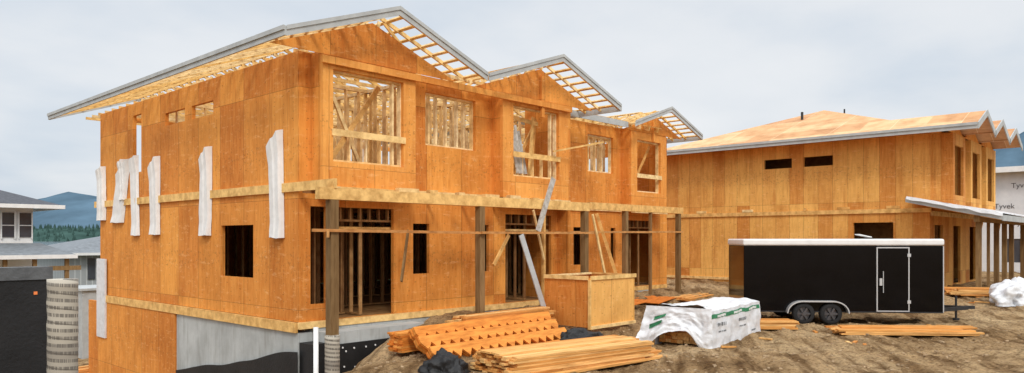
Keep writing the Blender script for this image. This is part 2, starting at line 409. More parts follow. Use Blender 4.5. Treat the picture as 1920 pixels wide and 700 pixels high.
for ax,pl,a0,a1 in [('x',15.9,8.9,17.3),('x',18.4,8.9,25.8),('x',21.2,8.9,25.8),('y',11.6,14.4,21.1),('y',14.4,14.4,26),('y',17.65,16.0,26),('y',20.2,16.0,21.1),('y',22.9,16.0,26),('x',16.8,17.8,25.8)]:
    mk('stud_wall',MB().studs(ax,pl,a0,a1,3.63,6.30,.41,.09,.03),M_stud,A,'bare pale interior stud wall')
    if (ax,pl) not in (('y',11.6),('y',14.4)):
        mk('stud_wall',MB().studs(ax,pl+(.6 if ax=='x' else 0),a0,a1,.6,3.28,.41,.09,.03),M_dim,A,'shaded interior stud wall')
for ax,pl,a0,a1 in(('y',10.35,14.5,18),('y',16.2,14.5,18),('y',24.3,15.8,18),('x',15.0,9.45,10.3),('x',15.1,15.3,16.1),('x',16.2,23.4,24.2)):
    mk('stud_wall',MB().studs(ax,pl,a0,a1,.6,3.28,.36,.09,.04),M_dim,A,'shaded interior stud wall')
for x0,x1,y in((9.42,11.2,14.39),(15.17,17.2,14.39),(23.3,25.0,15.72)):
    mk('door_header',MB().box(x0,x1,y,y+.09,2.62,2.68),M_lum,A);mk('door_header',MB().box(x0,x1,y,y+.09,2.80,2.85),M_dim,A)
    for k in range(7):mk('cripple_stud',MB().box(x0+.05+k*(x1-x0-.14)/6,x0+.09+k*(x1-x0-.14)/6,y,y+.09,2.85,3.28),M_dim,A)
def frame(x0,x1,y,z0,z1,bar=None,cr=False):
    mb=MB()
    mb.box(x0-.02,x0+.03,y+.101,y+.22,z0,z1);mb.box(x1-.03,x1+.02,y+.101,y+.22,z0,z1)
    mb.box(x0+.03,x1-.03,y+.101,y+.22,z1-.05,z1);mb.box(x0+.03,x1-.03,y+.101,y+.22,z0,z0+.05)
    if cr:
        for k in(.5,.95,1.35):mb.box(x0+k,x0+k+.04,y+.12,y+.21,z0+.05,z0+.6)
        mb.box(x1-.26,x1-.2,y+.12,y+.21,z0+.05,z1-.05)
    mk('window_frame',mb,M_stud,A)
    if bar:mk('window_sill',MB().box(x0-.04,x1+.04,y-.035,y-.002,bar,bar+.15),M_lum,A)
frame(9.17,11.13,13.8,4.1,6.12,4.66,True);frame(12.21,13.99,14.27,4.78,6.13);frame(15.04,17.03,13.84,4.15,6.13,4.68,True)
frame(20.8,22.36,15.6,4.78,6.1);frame(23.26,24.9,15.15,4.15,6.1,4.68)
for i,x in enumerate((12.5,12.75,13.1,13.5,13.75)):mk('stud',MB().box(x,x+.05,14.5,14.6,4.5,6.2),M_stud,A)
for x in (21.1,21.5,21.9):mk('stud',MB().box(x,x+.05,15.8,15.9,4.5,6.2),M_stud,A)
for p,q,w_,h_ in [((9.2,14.1,5.9),(10.6,14.7,4.0),.04,.12),((9.4,14.5,4.0),(11.0,14.6,6.1),.04,.12),((15.3,14.2,4.2),(17.0,14.7,6.0),.04,.12),((15.2,14.6,6.0),(16.6,14.3,5.8),.04,.12),
  ((23.4,15.5,4.3),(24.8,15.6,6.0),.04,.1),((16.6,13.7,4.95),(18.4,13.2,5.35),.04,.05),((16.2,14.3,4.2),(16.45,14.35,6.0),.04,.12),((16.4,14.4,4.2),(16.65,14.45,6.0),.04,.12)]:
    mk('brace',MB().beam(p,q,w_,h_),M_lum,A)
for i in range(5):mk('leaning_board',MB().beam((15.35+.09*i,13.97,4.25),(15.12+.07*i,13.99,5.3+.15*(i%3)),.02,.09),M_grey,A,'weathered grey boards leaning in window opening')
mk('leaning_board',MB().beam((15.5,12.78,4.05),(14.8,12.74,2.6),.18,.03,(0,-1,0)),M_grey,A,'pale grey plank leaning against deck beam')
mk('leaning_board',MB().beam((14.0,12.62,2.5),(14.72,12.45,.55),.17,.03,(0,-1,0)),M_fascia,A,'white board leaning below the deck')
def child2(name,mb,mat,par,label=None):
    o=mk(name,mb,mat,None,label,loc=A.location);o.location=(0,0,0);o.parent=par;return o
def lattice(xl,xp,xr,yf,yb,ze,zp,wallx0,wallx1,yw,rstep=.61,nl=8):
    tr=MB();ba=MB();sl=(zp-ze)/(xp-xl);sr=(zp-ze)/(xr-xp)
    y=yw-.02
    while y<yb-.05:
        tr.beam((xl+.03,y,ze-.095),(xp,y,zp-.095),.045,.09);tr.beam((xp,y,zp-.095),(xr-.03,y,ze-.095),.045,.09)
        y_=y+.002
        tr.beam((wallx0,y_,6.55),(wallx1,y_,6.55),.036,.09)
        for fx in(.35,.65):
            xx=wallx0+(wallx1-wallx0)*fx
            zt=(ze+(xx-xl)*sl if xx<xp else zp-(xx-xp)*sr)-.2
            if zt>6.63:tr.beam((xx,y_,6.6),(xp+(xx-xp)*.1,y_,zp-.2),.034,.08)
        y+=rstep
    tr.beam((xl+.05,yf+.07,ze-.105),(xp,yf+.07,zp-.105),.045,.10);tr.beam((xp,yf+.07,zp-.105),(xr-.05,yf+.07,ze-.105),.045,.10)
    for i in range(0,nl):
        for sgn in(0,1):
            t=(i+.45)/nl
            x=xl+t*(xp-xl) if sgn==0 else xr-t*(xr-xp);z=ze+t*(zp-ze)-.065
            s_=sl if sgn==0 else -sr
            tr.beam((x,yf+.1,z-.02),(x,yw+.58,z-.02),.085,.04,(-s_,0,1))
    RF=mk('roof',tr,M_truss,A,'open timber roof trusses without decking')
    for side in(0,1):
        n=3
        for i in range(n+1):
            t=.03+.94*i/n
            x=xl+t*(xp-xl) if side==0 else xr-t*(xr-xp)
            z=ze+t*(zp-ze)-.03
            ba.beam((x,yw+.6,z),(x,yb-.03,z),.07,.02,(-(sl if side==0 else -sr),0,1))
    child2('roof_batten',ba,M_truss,RF)
    for yy in(yf,yb):
        for side in(0,1):
            fa=MB()
            for o,h,dz,th in((0,.18,-.10,.018),(-.025 if yy==yf else .025,.085,-.02,.022)):
                if side==0:fa.prism([(xl,yy+o,ze+dz-h/2),(xp,yy+o,zp+dz-h/2),(xp,yy+o,zp+dz+h/2),(xl,yy+o,ze+dz+h/2)],(0,th,0))
                else:fa.prism([(xp+.001,yy+o,zp+dz-h/2),(xr,yy+o,ze+dz-h/2),(xr,yy+o,ze+dz+h/2),(xp+.001,yy+o,zp+dz+h/2)],(0,th,0))
            child2('fascia',fa,M_fascia,RF,'pale grey primed fascia board')
    return RF
R1=lattice(7.69,10.54,13.38,13.2,28.5,6.62,7.66,8.65,13.3,13.95)
R2=lattice(13.42,16.45,19.35,13.2,28.3,6.62,7.66,13.5,17.5,13.99)
R3=lattice(22.24,24.72,27.1,14.55,22,6.6,7.42,22.9,26,15.3,.61,7)
for r_,bx,by in((R1,(7.65,7.69,13.2,28.5,6.44,6.63),(7.62,7.648,13.2,28.5,6.55,6.64)),(R2,(19.352,19.39,13.2,28.3,6.42,6.63),None),(R3,(27.102,27.14,14.55,22,6.4,6.6),None)):
    f=MB().box(*bx)
    if by:f.box(*by)
    child2('fascia',f,M_fascia,r_)
y0,y1,z0,z1=14.9,16.8,6.6,7.15
tr=MB();ba=MB()
for k in range(12):
    x=17.7+k*.6
    tr.beam((x,y0,z0-.1),(x,y1,z1-.1),.04,.14);tr.beam((x,y1,z1-.1),(x,26.3,6.5),.04,.14)
for k in range(6):
    t=.04+k*.19;ba.beam((17.6,y0+(y1-y0)*t,z0+(z1-z0)*t),(24.6,y0+(y1-y0)*t,z0+(z1-z0)*t),.09,.022,(0,-.28,1))
for k in range(12):
    y=17.5+k*.75;ba.beam((17.6,y,7.12-(y-16.8)*.06),(24.6,y,7.12-(y-16.8)*.06),.09,.022)
R4=mk('roof',tr,M_truss,A);child2('roof_batten',ba,M_truss,R4);child2('fascia',MB().box(17.6,22.24,14.86,14.9,6.4,6.6),M_fascia,R4)
mk('foundation_membrane',MB().box(8.98,11.72,13.64,13.695,-3.2,.10),M_black,A,'black dimpled membrane on front foundation')
mk('foundation_membrane',MB().box(8.62,8.975,13.75,14.26,-3.2,.14),M_black,A)
m=MB()
m.grid(lambda a,b:Vector((8.54-.04*math.sin(a*6)**2+.02*noise.noise(Vector((a*6,b*4,1))),14.2+6.2*a,-3.2+b*(3.15-1.15*a+.03*math.sin(a*9)+.06*noise.noise(Vector((a*5,0,0)))))),40,8)
mk('foundation_membrane',m,M_black,A,'black waterproofing membrane with loose wavy top edge',smooth=True)
fm_=mk('membrane_fastener',MB().cyl((9.3,13.635,.02),(9.3,13.622,.02),.02,8),M_white,A)
for i in range(16):
    o=fm_.copy();COL.objects.link(o);o.parent=A;o.location=((i%8)*.28+random.random()*.1,0,-.02-.4*(i//8)-random.random()*.1)
def post(x,y,z0,z1,s=.16,parent=A,name='deck_post',mat=M_post):
    return mk(name,MB().box(x-s/2,x+s/2,y-s/2,y+s/2,z0,z1),mat,parent)
post(8.55,12.9,.44,3.19,.19);post(12.8,12.9,.2,3.19,.17);post(17.05,12.9,.2,3.19,.17)
for x in(21.2,22.8,24.75):post(x,14.3,.3,3.34,.16 if x!=22.8 else .09)
post(16.4,13.9,.4,3.3,.09,A,'deck_post',M_lum)
post(9.36,14.1,.59,3.29,.12,A,'deck_post',M_gab)
mk('deck_beam',MB().box(8.2,17.2,12.82,12.98,3.20,3.44),M_lum,A,'long pale lumber deck beam on posts')
mk('deck_beam',MB().box(19.1,25.0,14.22,14.38,3.35,3.58),M_lum,A)
for x in (8.75,9.8,11.0,12.2,13.4,14.6,15.8,16.9):
    mk('deck_joist',MB().box(x,x+.04,12.985,13.735 if x<11.5 or x>14.6 else 14.19,3.30,3.44),M_lum,A)
for x in (19.3,20.5,21.7,22.9,24.1,24.9):mk('deck_joist',MB().box(x,x+.04,14.385,15.07,3.4,3.54),M_lum,A)
for i in range(9):
    x=8.9+i*.95;mk('blocking',MB().box(x,x+random.uniform(.2,.6),13.55,13.7,3.442,3.50+.10*random.random()),M_lum,A)
for p,q,w_,h_ in(((8.0,12.77,2.57),(12.95,12.77,2.545),.03,.06),((12.7,12.73,2.55),(17.5,12.73,2.57),.03,.06),((17.3,14.18,2.60),(24.9,14.18,2.66),.03,.06),((8.25,12.6,2.5),(8.95,13.6,2.5),.05,.15)):
    mk('guard_rail',MB().beam(p,q,w_,h_),M_rail,A,'thin dull board rail nailed to posts')
for p,q,w_,h_ in(((10.9,13.6,1.4),(11.35,13.9,2.6),.04,.10),((14.0,13.6,1.7),(14.7,13.7,2.5),.04,.1),((17.1,12.65,3.1),(17.9,12.7,1.0),.04,.08),((19.0,13.9,3.2),(19.4,13.2,.7),.04,.1),((15.6,13.6,3.2),(16.3,13.8,1.8),.04,.08)):
    mk('brace',MB().beam(p,q,w_,h_),M_post if p[0]<11 else M_lum,A)
mk('door_flashing',MB().box(8.50,8.555,25.7,26.45,-.8,1.75),M_wrap,A,'white flashing strip at basement corner')
def tube(x,y,z1,r,label):
    z0=T(x,y)-.1
    mb=MB();seg=32;N=int((z1-z0)/.085);n0=0
    for j in range(N+1):
        z=z0+(z1-z0)*j/N;rr=r*(1+.018*math.sin(j*2.1)+.012*noise.noise(Vector((0,0,j*1.7))))
        cx=x+.006*noise.noise(Vector((j*.9,0,0)));cy=y+.006*noise.noise(Vector((0,j*.9,0)))
        for i in range(seg):
            t=2*math.pi*i/seg;mb.v.append((cx+rr*math.cos(t),cy+rr*math.sin(t),z))
    for j in range(N):
        for i in range(seg):
            k=(i+1)%seg;mb.f.append((j*seg+i,j*seg+k,(j+1)*seg+k,(j+1)*seg+i))
    mb.f.append(tuple(range(N*seg,(N+1)*seg)))
    o=mk('form_tube',mb,M_tube,None,label,'form tube',True,loc=(x,y,z0),group='printed cardboard column form tubes')
    for p in o.data.polygons:
        if len(p.vertices)>4:p.use_smooth=False
tube(8.55,12.9,.44,.15,'printed cardboard column form under wooden deck post')
tube(2.69,9.47,1.94,.155,'tall printed cardboard column form beside black wall')
mk('vent_pipe',MB().cyl((8.2,12.95,-2.9),(8.2,12.95,.62),.05,20),M_white,None,'white plastic pipe standing beside foundation corner','pipe',True)

def strip(y0,y1,z0,z1,slant,lean,seed,out=.12):
    ym=(y0+y1)/2;wd=abs(y1-y0)
    cs=[(0,.015),(.10,.85),(.5,1.0),(.58,.80),(.92,.95),(1,.015)]
    def pr(a):
        for (p,q),(r_,s_) in zip(cs,cs[1:]):
            if a<=r_+1e-6:return q+(s_-q)*(a-p)/(r_-p)
        return .015
    def f(a,b):
        zt=z1-slant*(1-a)
        z=z0+(zt-z0)*b+.03*noise.noise(Vector((a*2,seed,b)))*(1-b)
        n1=noise.noise(Vector((a*.8,b*1.6,seed)))
        prof=out*pr(a)*(.8+.3*b-.35*n1)+.05*max(0,b-.8)*5*pr(a)+.04*max(0,.15-b)*6*pr(a)
        y=max(y0,y1)-wd*a+lean*b+.05*noise.noise(Vector((.3,b*1.5,seed)))
        return Vector((8.59-prof-.015*abs(noise.noise(Vector((a*2,b*5,seed+9)))),y,z))
    o=mk('house_wrap_strip',MB().grid(f,20,30),M_strip,None,'white creased wrap strip hanging on plywood wall','house wrap strip',False,loc=(8.6,ym,z0),group='white wrap strips hanging along the side wall')
    s=o.modifiers.new('thick','SOLIDIFY');s.thickness=.006
strip(15.36,14.84,2.42,4.84,.40,0.05,1)
strip(18.95,18.4,2.48,4.76,.35,-.08,2)
strip(22.15,21.55,2.52,4.76,.35,0,3)
strip(23.6,23.05,2.5,4.9,.15,.08,4,.08)
strip(25.3,24.3,2.9,4.85,.5,-.55,5,.1)
strip(26.45,25.85,3.0,4.75,.15,0,6)
strip(24.5,24.1,3.6,4.85,.15,0,7)

# ================================================================= HOUSE B
B=root('neighbouring_townhouse',(31.9,7.45,0),'unfinished plywood townhouse with decked hip roof and porch','building')
wl=[('y',31.9,.12,7.45,19.1,0.0,6.49,[(12.84,14.09,5.5,5.92),(11.1,12.32,5.5,5.92),(8.76,10.28,1.7,3.06)])]
for k in range(3):
    x=32.2+k*3.1
    wl+=[('x',6.73,.1,x,x+2.1,3.5,6.49,[(x+.3,x+1.75,4.1,6.05)]),('y',x+.003,.1,6.831,7.449,3.5,6.49),('y',x+1.99,.1,6.831,7.449,3.5,6.49)]
wl+=[('x',7.45,.1,32.021,41.2,.3,6.49,[(32.6+3.1*k,33.9+3.1*k,.5,2.95) for k in range(3)]+[(34.5+3.1*k,35.1+3.1*k,4.4,6.0) for k in range(3)]+[(32.35+3.1*k,34.15+3.1*k,3.7,6.3) for k in range(3)]),
('y',41.1,.1,7.551,19.1,0,6.49),('x',19.0,.1,32.021,41.09,0,6.49)]
for a in wl:mk('wall',MB().wall(*a),M_shB,B)
for bx in [(31.84,31.898,7.4,19.1,3.43,3.60),(31.84,31.898,7.4,19.1,.5,.62),(32,41.2,7.38,7.449,3.3,3.48)]:mk('floor_band',MB().box(*bx),M_lum,B)
for y in(8.5,10.4,12.2,14.6,16.9):mk('blocking',MB().box(31.83,31.896,y,y+(.5 if y!=12.2 else .1),3.605,3.72),M_lum,B)
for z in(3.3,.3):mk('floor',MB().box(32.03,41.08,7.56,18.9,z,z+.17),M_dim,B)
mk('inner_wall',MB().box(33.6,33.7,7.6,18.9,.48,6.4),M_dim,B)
ro=MB();P=(37.3,13.4,8.77);P2=(41.8,13.4,8.77);e=6.6
ro.v=[(31,7.1,e),(31,19.7,e),P,P2,(41.8,7.1,e),(41.8,19.7,e)];ro.f=[(0,1,2),(0,2,3,4),(1,5,3,2),(4,3,5)]
hw=1.6
peaks=[32.6,35.7,38.8]
RB=mk('roof',ro,M_deck,B,'hip roof with bare orange plywood decking')
def childB(name,mb,mat,par):
    o=mk(name,mb,mat,None,None,loc=B.location);o.location=(0,0,0);o.parent=par;return o
mk('soffit',MB().box(31.02,41.78,7.12,19.68,6.5,6.56),M_shA,B)
childB('fascia',MB().box(30.95,30.995,5.7,19.7,6.40,6.62).box(30.91,30.948,5.7,19.7,6.53,6.63),M_fascia,RB)
for k,xp in enumerate(peaks):
    yf=5.7;zp=7.25;ro=MB()
    for s in(-1,1):ro.prism([(xp,yf,zp),(xp+s*hw,yf,e),(xp+s*hw,yf,e-.03),(xp,yf,zp-.03)],(0,5.2 if k==0 else 4.4,0))
    childB('gable_roof',ro,M_deck,RB)
    fa=MB()
    for s in(-1,1):fa.prism([(xp,5.66,7.05),(xp,5.66,7.29),(xp+s*hw,5.66,6.63),(xp+s*hw,5.66,6.39)],(0,.036,0))
    childB('fascia',fa,M_fascia,RB)
    childB('gable_wall',MB().prism([(xp-1.3,6.75,6.495),(xp+1.3,6.75,6.495),(xp,6.75,7.05)],(0,.05,0)),M_gab,RB)
childB('vent_pipe',MB().cyl((35.4,13.75,8.0),(35.4,13.75,8.48),.06,12),M_steel,RB)
childB('vent_pipe',MB().cyl((39,13.0,8.5),(39,13.0,9.0),.04,12),M_steel,RB)
PR=mk('porch_roof',MB().prism([(30.9,8.0,3.86),(30.9,4.95,3.16),(30.9,4.95,3.22),(30.9,8.0,3.95)],(10.6,0,0)),M_lum,B,'low pent porch roof with white fascia')
childB('porch_fascia',MB().prism([(30.86,8.05,3.80),(30.86,4.92,3.07),(30.86,4.92,3.25),(30.86,8.05,3.98)],(.038,0,0)),M_fascia,PR)
childB('porch_fascia',MB().box(30.9,41.6,4.9,4.945,3.04,3.25),M_fascia,PR)
childB('roof_membrane',MB().grid(lambda a,b:Vector((30.82+10.7*a,8.0-3.1*b,3.985-.72*b+.03+.035*abs(noise.noise(Vector((a*26,b*6,1)))))),90,16),M_wrap,PR)
childB('roof_membrane',MB().grid(lambda a,b:Vector((30.80-.03*b,8.0-3.1*a,3.99-.72*a+.03-(.10+.07*noise.noise(Vector((a*7,0,3))))*b)),24,3),M_wrap,PR)
childB('porch_beam',MB().box(31.1,41.4,5.66,5.84,3.02,3.24),M_post,PR)
for k in range(17):childB('porch_rafter',MB().beam((31.2+k*.61,7.4,3.68),(31.2+k*.61,5.0,3.12),.04,.12),M_lum,PR)
for i,x in enumerate((31.45,33.2,34.8,36.5,38.1,41.0)):post(x,5.75,T(x,5.75)-.1,3.02,.17 if i!=1 else .10,B,'porch_post')
for p,q in(((31.5,5.75,2.5),(32.1,5.75,3.0)),((34.9,5.75,2.4),(35.5,5.75,3.0))):mk('brace',MB().beam(p,q,.04,.1),M_lum,B)

# ================================================================= far houses
H=root('wrapped_house',(52,3,0.4),'white house covered in printed house wrap','building')
mk('wall',MB().wall('y',52,.2,3,15,.2,6.4,[(7.4,8.2,1.0,2.4)]),M_ww,H);mk('wall',MB().wall('x',3,.2,52.2,62,.2,6.4),M_ww,H)
mk('roof',MB().prism([(51.4,2.4,6.45),(62,2.4,6.45),(62,2.4,6.6),(51.4,2.4,6.6)],(0,13.2,0)),M_roofgrey,H)
mk('fascia',MB().box(51.3,51.39,2.4,15.6,6.3,6.62),M_white,H)
mk('window',MB().box(52.06,52.1,7.4,8.2,1.0,2.4),M_glass,H)
def text(s,size,mat,parent,M,name='printed_text'):
    cu=bpy.data.curves.new(name,'FONT');cu.body=s;cu.size=size;cu.extrude=.004;cu.align_x='CENTER'
    o=bpy.data.objects.new(name,cu);COL.objects.link(o);dg=bpy.context.evaluated_depsgraph_get()
    me=bpy.data.meshes.new_from_object(o.evaluated_get(dg));bpy.data.objects.remove(o)
    me.materials.clear();me.materials.append(mat)
    o=bpy.data.objects.new(name,me);COL.objects.link(o);o.parent=parent;o.matrix_local=M;return o
RX=Matrix(((0,0,-1,0),(-1,0,0,0),(0,1,0,0),(0,0,0,1)))
for y,z in((7.35,5.4),(8.2,4.2),(6.2,4.0),(9.2,5.4),(7.3,3.2)):
    text('Tyvek',.42,M_ink,H,Matrix.Translation((-.012,y-3,z-.4))@RX)

W=root('white_lake_house',(12.6,50,-3),'white two storey house with dark hip roof','building')
mk('wall',MB().box(2,12.65,50,60,-3.2,4.3),M_white,W)
ro=MB();ro.v=[(1,48.8,4.35),(13.9,48.8,4.35),(13.9,61,4.35),(1,61,4.35),(7,53,5.45),(11.3,53,5.45)];ro.f=[(0,1,5,4),(1,2,5),(2,3,4,5),(3,0,4),(0,3,2,1)]
mk('roof',ro,M_roofgrey,W)
ro=MB();ro.v=[(2,47.2,1.5),(14.1,47.2,1.5),(13,49.95,2.15),(2,49.95,2.15)];ro.f=[(0,1,2,3)]
mk('porch_roof',ro,M_roofpale,W)
mk('fascia',MB().box(1,13.95,48.7,48.79,4.15,4.37),M_white,W);mk('fascia',MB().box(13.91,14.0,48.8,61,4.15,4.37),M_white,W);mk('fascia',MB().box(2,14.15,47.1,47.19,1.28,1.5),M_white,W)
for x in(10.2,11.1,11.95):
    wi=mk('window',MB().box(x,x+.6,49.93,49.99,2.5,3.9),M_glass,W)
    fm=MB();fm.box(x-.06,x-.002,49.88,49.99,2.4,4.0);fm.box(x+.602,x+.66,49.88,49.99,2.4,4.0);fm.box(x,x+.6,49.88,49.925,3.15,3.2)
    o=mk('window_frame',fm,M_white,None,loc=W.location);o.location=(0,0,0);o.parent=wi
for x in(10.6,12,13.6):mk('porch_post',MB().box(x,x+.2,47.4,47.6,-3,1.27),M_post,W)
mk('porch_beam',MB().box(9,14.4,47.35,47.65,.6,.85),M_post,W)
G=root('grey_lake_house',(18,62,-3),'low grey board and batten house with grey roof','building')
mk('wall',MB().box(17.9,32,62,74,-3.2,1.35),M_batten,G)
ro=MB();ro.v=[(17.2,61.2,1.3),(33,61.2,1.3),(33,75,1.3),(17.2,75,1.3),(22,66,2.7),(28,68,2.7)];ro.f=[(0,1,5,4),(1,2,5),(2,3,4,5),(3,0,4),(0,3,2,1)]
mk('roof',ro,M_roofpale,G)
mk('fascia',MB().box(17.15,33,61.1,61.19,1.15,1.34),M_white,G)
mk('window',MB().box(19.3,19.8,61.9,61.98,-.7,.9),M_glass,G)
mk('site_container',MB().box(11.0,16.0,36,38.5,-3.1,.1).box(10.9,16.1,35.9,38.6,.1,.2),M_fascia,None,'pale low site container behind the house','container')
K=root('retaining_wall',(2.9,10.8,-2.5),'black membrane covered retaining wall with grey cap','wall')
mk('membrane',MB().box(-2,2.93,10.8,11.1,-3.2,1.88),M_black,K);mk('cap',MB().box(-2,2.95,10.78,11.12,1.881,2.04),simple('dark_cap',(.10,.105,.11),.7,0,.3,.3,5,.4,20,.02),K)
mk('tag',MB().box(2.74,2.78,10.79,10.798,1.69,1.73),M_orange,K)

# ================================================================= TRAILER
TR=root('enclosed_trailer',(19.80,9.34,T(21.5,7.5)),'glossy black enclosed cargo trailer with white roof edge','trailer',rot=math.radians(-52.3))
def tk(name,mb,mat,par=None,smooth=False,label=None,bev=0):
    o=mk(name,mb,mat,None,label,smooth=smooth,loc=(0,0,0));o.parent=par or TR
    if bev:
        m=o.modifiers.new('b','BEVEL');m.width=bev;m.segments=3
    return o
L=5.4;Wd=2.1
tk('body',MB().box(0,L,0,Wd,.36,2.21),M_trailer,bev=.02)
tk('roof_cap',MB().box(-.03,L+.03,-.03,Wd+.03,2.211,2.40),M_white,bev=.05)
tk('corner_trim',MB().box(L-.012,L+.015,-.015,-.001,.36,2.20),M_alu)
tk('corner_trim',MB().box(L+.002,L+.018,.001,.04,.36,2.20),M_alu)
tk('stone_guard',MB().box(L+.002,L+.012,.05,Wd,.36,.90),M_alu)
tk('bottom_rail',MB().box(.0,L,-.012,-.001,.335,.37),M_steel)
dr=tk('door',MB().box(3.64,4.46,-.022,-.002,.40,2.14),M_trailer)
df=MB();df.box(3.61,3.64,-.035,-.002,.372,2.17);df.box(4.46,4.49,-.035,-.002,.372,2.17);df.box(3.64,4.46,-.035,-.002,2.14,2.17);df.box(3.64,4.46,-.035,-.002,.372,.40)
tk('frame',df,M_alu,dr);tk('handle',MB().box(3.68,3.75,-.07,-.023,1.1,1.3),M_alu,dr);tk('handle',MB().cyl((3.78,-.06,.9),(3.78,-.06,1.5),.012,8),M_alu,dr)
for z in(.6,1.9):tk('hinge',MB().box(4.43,4.52,-.05,-.036,z,z+.09),M_alu,dr)
WR=.30
def wheel(x,y):
    whl=bpy.data.objects.new('wheel',None);COL.objects.link(whl);whl.parent=TR;whl.location=(x,y,WR)
    ty=MB();prof=[(.185,-.10),(.27,-.11),(WR,-.07),(WR,.07),(.27,.11),(.185,.10)];S=36
    for r_,yy in prof:
        for i in range(S):
            a=2*math.pi*i/S;ty.v.append((r_*math.cos(a),yy,r_*math.sin(a)))
    for k in range(len(prof)-1):
        for i in range(S):
            j2=(i+1)%S;ty.f.append((k*S+i,k*S+j2,(k+1)*S+j2,(k+1)*S+i))
    tk('tyre',ty,M_tyre,whl,True)
    rm=MB();rm.cyl((0,-.02,0),(0,.06,0),.185,28);rm.cyl((0,-.10,0),(0,-.02,0),.05,16)
    for i in range(6):
        a=2*math.pi*i/6;rm.beam((.05*math.cos(a),-.06,.05*math.sin(a)),(.18*math.cos(a),-.06,.18*math.sin(a)),.05,.04,(0,1,0))
    tk('rim',rm,M_rim,whl)
for y in(-.02,Wd+.02):
    for x in(1.62,2.36):wheel(x,y)
pts=[]
for i in range(13):
    a=math.pi-(math.pi/2)*i/12;pts.append((1.58+.42*math.cos(a),.33+.33*math.sin(a)))
for i in range(13):
    a=math.pi/2-(math.pi/2)*i/12;pts.append((2.40+.42*math.cos(a),.33+.33*math.sin(a)))
for y0 in(-.19,Wd):
    fe=MB()
    for a,b2 in zip(pts,pts[1:]):fe.beam((a[0],y0+.095,a[1]),(b2[0],y0+.095,b2[1]),.19,.02,(0,0,1))
    ye=y0 if y0<0 else y0+.19
    for a,b2 in zip(pts,pts[1:]):fe.beam((a[0],ye,a[1]-.01),(b2[0],ye,b2[1]-.01),.012,.03)
    tk('fender',fe,M_alu)
tk('hitch',MB().beam((L-.1,.2,.40),(L+1.15,Wd/2-.03,.40),.06,.1),M_steel);tk('hitch',MB().beam((L-.1,Wd-.2,.40),(L+1.15,Wd/2+.03,.40),.06,.1),M_steel);tk('coupler',MB().box(L+1.1,L+1.35,Wd/2-.05,Wd/2+.05,.37,.46),M_steel)
jk=MB();jk.cyl((L+.85,Wd/2,.1),(L+.85,Wd/2,.75),.03,12);jk.cyl((L+.85,Wd/2,.04),(L+.85,Wd/2,.1),.09,12)
tk('jack',jk,M_steel)
tk('roof_vent',MB().beam((3.35,.7,2.53),(3.7,.7,2.45),.35,.02),M_white)
tk('tail_light',MB().box(-.045,-.021,.1,.2,.5,.6),simple('red_lens',(.4,.02,.02),.3))

# ================================================================= piles
def stack(name,loc,rot,L,nw,nh,label,mat=M_pile,bw=.14,bh=.04,jit=.12,messy=.02,group='stacks of lumber on the dirt',nm='board',drop=.35):
    rt=root(name,loc,label,'lumber stack',group,rot)
    mb=MB().box(0,L,-bw/2,bw/2,0,bh)
    first=mk(nm,mb,mat,None,loc=(0,0,0));first.parent=rt;k=0
    for j in range(nh):
        for i in range(nw):
            if j==nh-1 and random.random()<drop:continue
            o=first if k==0 else first.copy()
            if k: COL.objects.link(o)
            o.parent=rt;k+=1
            o.location=(random.uniform(-jit,jit),(i-(nw-1)/2)*(bw+.006)+random.uniform(-messy,messy)*.3,j*(bh+.003))
            o.rotation_euler=(0,0,random.uniform(-messy,messy))
            s=random.choice([1,1,1,.97,.93]);o.scale=(s,1,1)
    return rt
stack('lumber_stack',(9.2,8.95,.0),math.radians(-10),3.45,8,12,'long orange tinted boards stacked on dirt beside tarp',bw=.14,bh=.033,jit=.10,messy=.010)
stack('lumber_stack',(9.3,8.25,.03),math.radians(-5),3.7,2,2,'few long boards lying loose on the dirt',messy=.04,jit=.2)
stack('lumber_stack',(19.25,6.65,.02),math.radians(-50),3.3,6,4,'boards stacked low in front of black trailer',jit=.2)
stack('lumber_stack',(18.7,8.9,.02),math.radians(-48),1.4,6,5,'short boards stacked beside trailer wheels',jit=.1)
stack('lumber_stack',(22.6,13.0,.25),math.radians(10),2.6,5,3,'boards stacked in the gap between houses',jit=.3)
stack('lumber_stack',(26.4,11.5,.3),math.radians(-40),3.0,5,3,'boards stacked near the second house wall',jit=.3)
stack('lumber_stack',(29.6,6.3,.42),math.radians(-62),2.6,6,6,'boards piled at foot of porch post',jit=.25)
stack('lumber_stack',(11.6,12.3,.30),math.radians(2),3.0,5,8,'boards stacked beside plywood box',jit=.25)
stack('lumber_stack',(7.0,27.5,-2.6),math.radians(10),3.0,6,14,'lumber stacked behind the basement wall')
stack('lumber_stack',(4.2,15.5,-2.6),math.radians(60),3.0,6,6,'lumber stacked in the excavation')
SN=16;PT=.265
pts=[(0,.15,0)]
for i in range(SN):
    pts.append((i*PT,.0,0));pts.append((i*PT+PT*.52,-.16,0))
pts.append((SN*PT,.0,0));pts.append((SN*PT,.15,0))
first=None
for g_,(lx,ly,lz,rot,tx,nn) in enumerate([(9.35,11.38,.42,1.0,56,6),(9.28,11.14,.26,.4,54,6),(9.4,10.92,.07,.9,52,6)]):
    ca,sa=math.cos(math.radians(tx)),math.sin(math.radians(tx))
    for k in range(nn):
        if first is None:
            o=first=mk('stair_stringer',MB().prism(pts,(0,0,.032)),M_stringer,None,'orange sawtooth wooden stair stringer in a stack','stair stringer',group='cut stair stringers stacked on dirt',loc=(0,0,0))
        else:
            o=first.copy();COL.objects.link(o)
        o.location=(lx+random.uniform(-.02,.02),ly-sa*k*.034,lz+.0+ca*k*.034);o.rotation_euler=(math.radians(tx),0,math.radians(rot+random.uniform(-.2,.2)))
